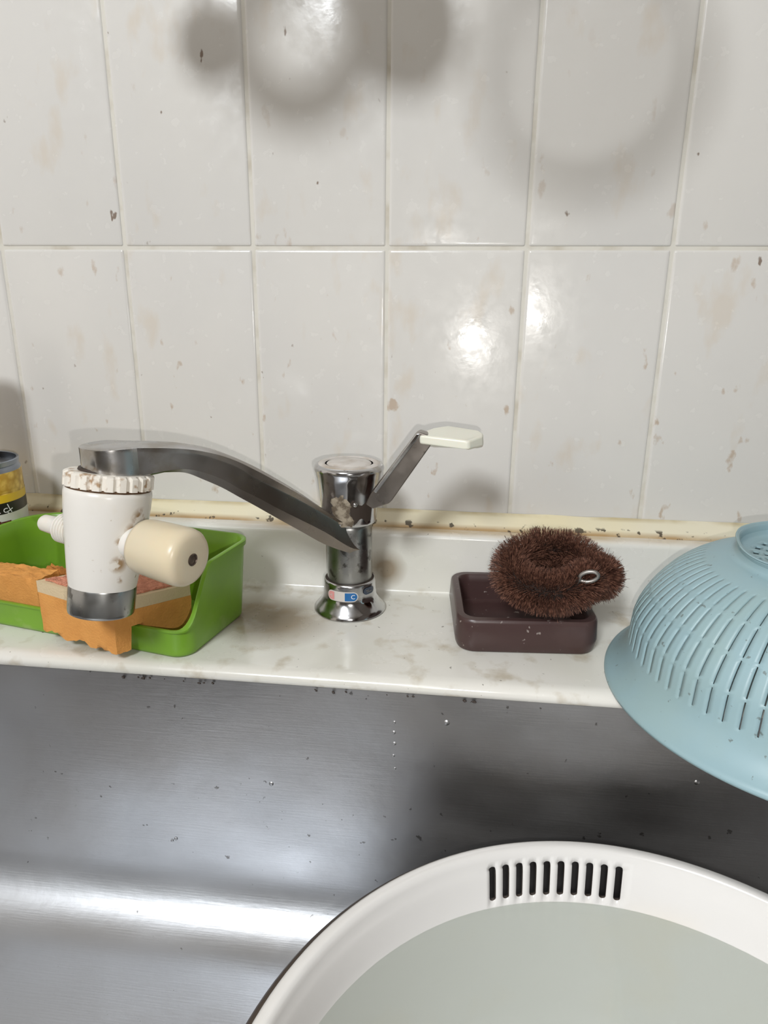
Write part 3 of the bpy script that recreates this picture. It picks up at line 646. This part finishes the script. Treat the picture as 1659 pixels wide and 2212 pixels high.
# ------------------------------------------------------------------ scrubbing brush (a bristle roll bent into a loop)
pp = [(1262, 1258, -.098), (1215, 1280, -.106), (1160, 1276, -.104), (1112, 1252, -.094), (1112, 1218, -.076), (1150, 1192, -.060), (1205, 1190, -.056), (1250, 1205, -.064), (1276, 1235, -.078), (1296, 1246, -.088)]
path = [Vector(q) for q in catmull([tuple(hit(x, y, 1, yy)) for x, y, yy in pp], 14)]
br = empty('scrubbing_brush', (0.125, -0.08, ZL + 0.005), 'dark brown bristle scrubbing brush with wire loop, sitting in the brown dish', 'brush')
obj('core', tube(path, 0.0062, 12), M_core, br, smooth=80)
def bristles(n, hole=True):
    V, F = [], []
    L_ = len(path) - 1; r = random.Random(3)
    for k in range(n):
        end = r.random()
        t = r.random() * L_
        if end < 0.10: t = L_ - abs(r.gauss(0, 2.0))
        elif end < 0.15: t = abs(r.gauss(0, 2.0))
        t = max(0, min(L_ - 1e-4, t)); i = int(t); f = t - i; p = path[i].lerp(path[i + 1], f)
        tg_ = (path[min(i + 1, L_)] - path[max(i - 1, 0)]).normalized(); o1 = tg_.orthogonal().normalized(); o2 = tg_.cross(o1)
        a = r.random() * 2 * PI; dr_ = o1 * math.cos(a) + o2 * math.sin(a)
        lean = r.gauss(0, 0.17)
        if t > L_ - 4: lean += 0.75 * (t - L_ + 4) / 4 * (0.3 + r.random())
        if t < 4: lean -= 0.5 * (4 - t) / 4
        dr_ = (dr_ + tg_ * lean + Vector((r.gauss(0, .07), r.gauss(0, .07), r.gauss(0, .07)))).normalized()
        ln = 0.0164 * (1 + 0.09 * mnoise.noise(p * 90)) + r.gauss(0, 0.0005)
        if r.random() < 0.012: ln += 0.003
        tip = p + dr_ * ln; tip.z = max(tip.z, ZL + 0.006)
        if tip.y > -0.027: tip.y = -0.027
        mid = p + dr_ * (ln * 0.6) + Vector((r.gauss(0, .0003), r.gauss(0, .0003), r.gauss(0, .0003)))
        w = r.uniform(0.00017, 0.00027); s = dr_.orthogonal().normalized(); u = dr_.cross(s); b0 = p + dr_ * 0.004; n0 = len(V)
        for q, ww in ((b0, w), (mid, w), (tip, w * 0.55)):
            for j in range(3):
                aa = 2 * PI * j / 3; V.append(q + s * (ww * math.cos(aa)) + u * (ww * math.sin(aa)))
        for m_ in (0, 3):
            for j in range(3): F.append((n0 + m_ + j, n0 + m_ + (j + 1) % 3, n0 + m_ + 3 + (j + 1) % 3, n0 + m_ + 3 + j))
        F.append((n0 + 6, n0 + 7, n0 + 8))
    return V, F
bo = obj('bristles', bristles(10500), M_bristle, br, smooth=0); bo['kind'] = 'stuff'
we = hit(1272, 1246, 1, -0.112); lp_ = []
wx, wz, wy = Vector((0.94, -0.15, 0.32)).normalized(), Vector((-0.3, 0.0, 0.95)).normalized(), Vector((0, -1, 0))
wire = [hit(1250, 1272, 1, -0.104) + Vector((0, 0, 0)), hit(1244, 1262, 1, -0.108)] + [we + wx * (0.0058 * math.cos(t)) + wz * (0.0034 * math.sin(t)) for t in [PI * 1.05 - 2 * PI * 0.95 * k / 22 for k in range(23)]] + [hit(1240, 1258, 1, -0.106)]
obj('wire_loop', tube(wire, 0.0013, 10), M_wire, br, smooth=80)['label'] = 'twisted wire hanging loop'

# ------------------------------------------------------------------ pale blue strainer, upside down over ledge and sink
SC = Vector((0.2724, -0.1434, 0))
prof = [(0.1172, -0.2600), (0.1172, -0.2585), (0.1166, -0.2572), (0.1152, -0.2562), (0.1130, -0.2545), (0.1100, -0.2515), (0.1075, -0.2475), (0.1058, -0.2435), (0.1048, -0.2390),
        (0.1044, -0.2350), (0.1040, -0.2300), (0.1036, -0.2250), (0.1024, -0.2200), (0.1004, -0.2150), (0.0978, -0.2100), (0.0947, -0.2050), (0.0911, -0.2000), (0.0873, -0.1955), (0.0830, -0.1912), (0.0775, -0.1868), (0.0715, -0.1830), (0.0650, -0.1800), (0.0600, -0.1782), (0.0555, -0.1770), (0.0525, -0.1764)]
foot = [(0.0517, -0.1750), (0.0513, -0.1720), (0.0514, -0.1695), (0.0520, -0.1688), (0.0527, -0.1678), (0.0524, -0.1670), (0.0514, -0.1672), (0.0506, -0.1684), (0.0500, -0.1700), (0.0494, -0.1738), (0.0480, -0.1752)]
inner = [(0.0450, -0.1756), (0.0420, -0.1758), (0.0390, -0.1759), (0.0360, -0.1760), (0.0330, -0.1760), (0.0300, -0.1760), (0.0150, -0.1760), (0.0010, -0.1760)]
allp = prof + foot + inner
# finer rows where the slots start and end
NS = 76
angs = []
for k in range(NS):
    a0 = 2 * PI * k / NS; w = 2 * PI / NS
    angs += [a0, a0 + w * 0.105, a0 + w * 0.40, a0 + w * 0.71]
rows = []; slot = []
def arc_resample(p, n):
    P_ = [np.array(q) for q in p]; d_ = [0]
    for a, b_ in zip(P_, P_[1:]): d_.append(d_[-1] + np.linalg.norm(b_ - a))
    out = []
    for k in range(n + 1):
        t = d_[-1] * k / n; i = max(0, min(len(P_) - 2, int(np.searchsorted(d_, t)) - 1)); f = (t - d_[i]) / max(1e-9, d_[i + 1] - d_[i]); out.append(tuple(P_[i] + (P_[i + 1] - P_[i]) * f))
    return out
lowp = prof[:9]; midp = arc_resample(prof[8:22], 45); restp = prof[22:]
rowp = lowp + midp[1:] + restp + foot + inner
i0 = len(lowp) - 1
slot_rows = set()
for k in range(45):
    if k in (0, 44): continue
    if k % 11 != 10 : slot_rows.add(i0 + k)
ib = len(lowp) + 45 + len(restp) + len(foot)     # first inner row index
verts = []; wave = lambda a: 0.0016 * math.sin(3 * a + 0.9) + 0.0008 * math.sin(5 * a)
foot_i0, foot_i1 = len(lowp) + 45 + len(restp), len(lowp) + 45 + len(restp) + len(foot)
for i, (r, z) in enumerate(rowp):
    for j, a in enumerate(angs):
        zz = z
        if foot_i0 <= i < foot_i1: zz += wave(a) * max(0, (z + 0.1752) / 0.010)
        verts.append(Vector((SC.x + r * math.cos(a), SC.y + r * math.sin(a), zz)))
na_ = len(angs); faces = []
for i in range(len(rowp) - 1):
    for j in range(na_):
        if j % 4 == 0 and i in slot_rows: continue
        if (i - foot_i1) in (1, 3) and (j % 12) in (0, 1, 2, 3, 4, 5, 6): continue      # curved slots in the base
        faces.append((i * na_ + j, i * na_ + (j + 1) % na_, (i + 1) * na_ + (j + 1) % na_, (i + 1) * na_ + j))
so = obj('strainer', (verts, faces), M_blue, loc=(SC.x, SC.y, ZL), smooth=60, solid=0.0016)
tag(so, 'pale blue slotted plastic strainer, upside down on the ledge at the right edge', 'strainer')
so.data.flip_normals() if so.data.polygons[200].normal.dot(so.data.polygons[200].center - Vector((0, 0, 0))) < 0 else None

# ------------------------------------------------------------------ white tub with water, standing in the sink
TC = Vector((0.1417, -0.3648, 0)); tb = ZF + 0.0008
tub = empty('wash_tub', (TC.x, TC.y, tb), 'large round white plastic wash tub with ten slots, standing in the sink', 'tub')
inn = [(0.1618, -0.3302), (0.1605, -0.3300), (0.1590, -0.3306), (0.1580, -0.3322), (0.1575, -0.3345)]
isl = [(0.1570, -0.3378), (0.1562, -0.3400), (0.1555, -0.3430), (0.1549, -0.3470), (0.1543, -0.3510), (0.1537, -0.3555), (0.1534, -0.3580)]
ilo = [(0.1525, -0.3640), (0.1500, -0.3780), (0.1460, -0.4000), (0.1400, -0.4250), (0.1350, -0.4370), (0.1280, -0.4430), (0.1150, -0.4450), (0.0010, -0.4455)]
lipo = [(0.1662, -0.3360), (0.1660, -0.3330), (0.1650, -0.3312), (0.1636, -0.3304)]
rp = lipo + inn + isl + ilo
ca = math.radians(97.3); pitch = math.radians(2.92)
ang = []; flags = []
for k in range(10):
    a0 = ca + (k - 4.5) * pitch
    sub_ = [-0.24, -0.20, -0.10, 0.0, 0.10, 0.20, 0.24, 0.5]
    for m_, s in enumerate(sub_): ang.append(a0 + s * pitch); flags.append(k if m_ < 6 else -1)
a_end = ang[-1]; a_start = ang[0] + 2 * PI; nrest = 150
for k in range(1, nrest): ang.append(a_end + (a_start - a_end) * k / nrest); flags.append(-1)
na_ = len(ang); i0 = len(lipo) + len(inn); i1 = i0 + len(isl) - 1
V = []
for i, (r, z) in enumerate(rp):
    for j, a in enumerate(ang):
        zz = z
        V.append(Vector((TC.x + r * math.cos(a), TC.y + r * math.sin(a), zz)))
# rounded slot ends: pull the end rows into an arc
def vid(i, j): return i * na_ + (j % na_)
for k in range(10):
    js = [j for j, f in enumerate(flags) if f == k]; js.append(js[-1] + 1)
    for j in js:
        s = abs(((ang[j] - (ca + (k - 4.5) * pitch)) / pitch) / 0.24); dz = 0.0016 * (1 - math.sqrt(max(0, 1 - min(1, s) ** 2)))
        V[vid(i0, j)].z -= dz; V[vid(i1, j)].z += dz
F = []
for i in range(len(rp) - 1):
    for j in range(na_):
        if flags[j] >= 0 and i0 <= i < i1: continue
        F.append((vid(i, j), vid(i, j + 1), vid(i + 1, j + 1), vid(i + 1, j)))
ti = obj('white_bowl', (V, F), None, tub, smooth=50, solid=0.0022, mats=[M_tub, M_tub_out])
ti.modifiers[0].material_offset = 1; ti.modifiers[0].material_offset_rim = 1
ti['label'] = 'white tub bowl with ten drain slots and a dark outer shell'
out_p = [(0.1672, -0.3370), (0.1674, -0.3350), (0.1668, -0.3338), (0.1656, -0.3345), (0.1654, -0.3385), (0.1652, -0.3420)]
obj('dark_rim_edge', lathe([(0.1660, -0.3335), (0.1680, -0.3342), (0.1698, -0.3362), (0.1700, -0.3392), (0.1690, -0.3400), (0.1664, -0.3396)], (TC.x, TC.y, 0), seg=160, caps=False), M_tub_out, tub, smooth=60)
wl = -0.3622
wa = lathe([(0.1526, wl), (0.1523, wl - 0.0002), (0.08, wl - 0.0002), (0.001, wl - 0.0002)], (TC.x, TC.y, 0), seg=128, caps=False)
tag(obj('water', wa, M_water, loc=(TC.x, TC.y, wl), smooth=60), 'clear still water filling the round white wash tub', 'water', kind='stuff')

# ------------------------------------------------------------------ utensils hanging on the wall above the picture, unseen, placed and shaped to cast soft shadows on the tiles
def rail():
    r = empty('unseen_utensil_rail', (0, -0.02, 0.34), 'unseen steel utensil rail on the tiles above the tap', 'rail')
    obj('unseen_bar', tube([(-0.30, -0.06, 0.34), (0.32, -0.06, 0.34)], 0.004, 16), M_wire, r, smooth=60)
    for x in (-0.29, 0.31): obj('unseen_bracket', tube([(x, -0.0005, 0.34), (x, -0.06, 0.34)], 0.005, 16), M_wire, r, smooth=60)
rail()
def ladle(x, y, zb, rb, label, name='unseen_ladle'):
    e = empty(name, (x, y, zb), label, 'utensil')
    pr = [(rb * math.sin(t), rb * (1 - math.cos(t))) for t in [PI / 2 * k / 12 for k in range(1, 13)]]
    obj('bowl', lathe(pr, (x, y, zb), (0, -0.9, 0.42), 40), M_chrome, e, smooth=60)
    obj('handle', tube([(x, y - 0.0, zb + rb * 0.9), (x, y + 0.01, zb + 0.06), (x, -0.066, 0.345)], 0.003, 10), M_chrome, e, smooth=60)

def at_shadow(px_, py_, y):
    w = hit(px_, py_, 1, 0.0); l = Vector((-0.42, -1.75, 1.15)); return w + (l - w) * (-y / 1.75)
p = at_shadow(440, 95, -0.062); ladle(p.x, p.y, p.z, 0.021, 'unseen small steel ladle hanging from the rail above the tiles, above the picture at left')
p = at_shadow(850, 45, -0.062); ladle(p.x, p.y, p.z, 0.036, 'unseen large steel ladle hanging from the rail above the tiles, above the picture in the middle')
def sieve(p, R_, band, wires, label):
    e = empty('unseen_hanging_sieve', tuple(p), label, 'sieve'); n = Vector((0, 1, 0))
    obj('rim', lathe([(R_, -0.006), (R_, 0.006), (R_ - band, 0.006), (R_ - band, -0.006), (R_, -0.006)], p, n, 64, False), M_wire, e, smooth=40)
    ds = []
    for k in range(1, wires):
        t = -1 + 2 * k / wires; hgt = math.sqrt(1 - t * t) * R_ * 0.98
        ds.append(tube([p + Vector((t * R_, 0, -hgt)), p + Vector((t * R_, 0, hgt))], 0.0005, 4)); ds.append(tube([p + Vector((-hgt, 0, t * R_)), p + Vector((hgt, 0, t * R_))], 0.0005, 4))
    obj('mesh', join(*ds), M_wire, e, smooth=0)
    obj('handle', tube([p + Vector((0, 0, R_)), Vector((p.x, -0.066, 0.345))], 0.003, 10), M_wire, e, smooth=60)
sieve(at_shadow(645, 92, -0.130), 0.050, 0.022, 12, 'unseen small sieve with a broad rim hanging from the rail, above the picture between two ladles')
sieve(at_shadow(1275, 160, -0.142), 0.068, 0.006, 24, 'unseen large round wire sieve hanging from the rail, above the picture at right')
jx, jy, jz = -0.3180, -0.0560, CT - 0.0044
tag(obj('shadow_jar', lathe([(0.0150, 0), (0.0165, 0.001), (0.0165, 0.060), (0.0150, 0.066), (0.0150, 0.068), (0.0162, 0.069), (0.0162, 0.084), (0.0150, 0.085)], (jx, jy, jz), seg=48), mat('shadow_jar_brown', (0.10, 0.05, 0.02), 0.25), loc=(jx, jy, jz), smooth=40), 'unseen narrow brown jar added on top of the corn can, past the left edge, for its shadow', 'jar')  # unseen jar, added to cast the dark smudge on the left tiles
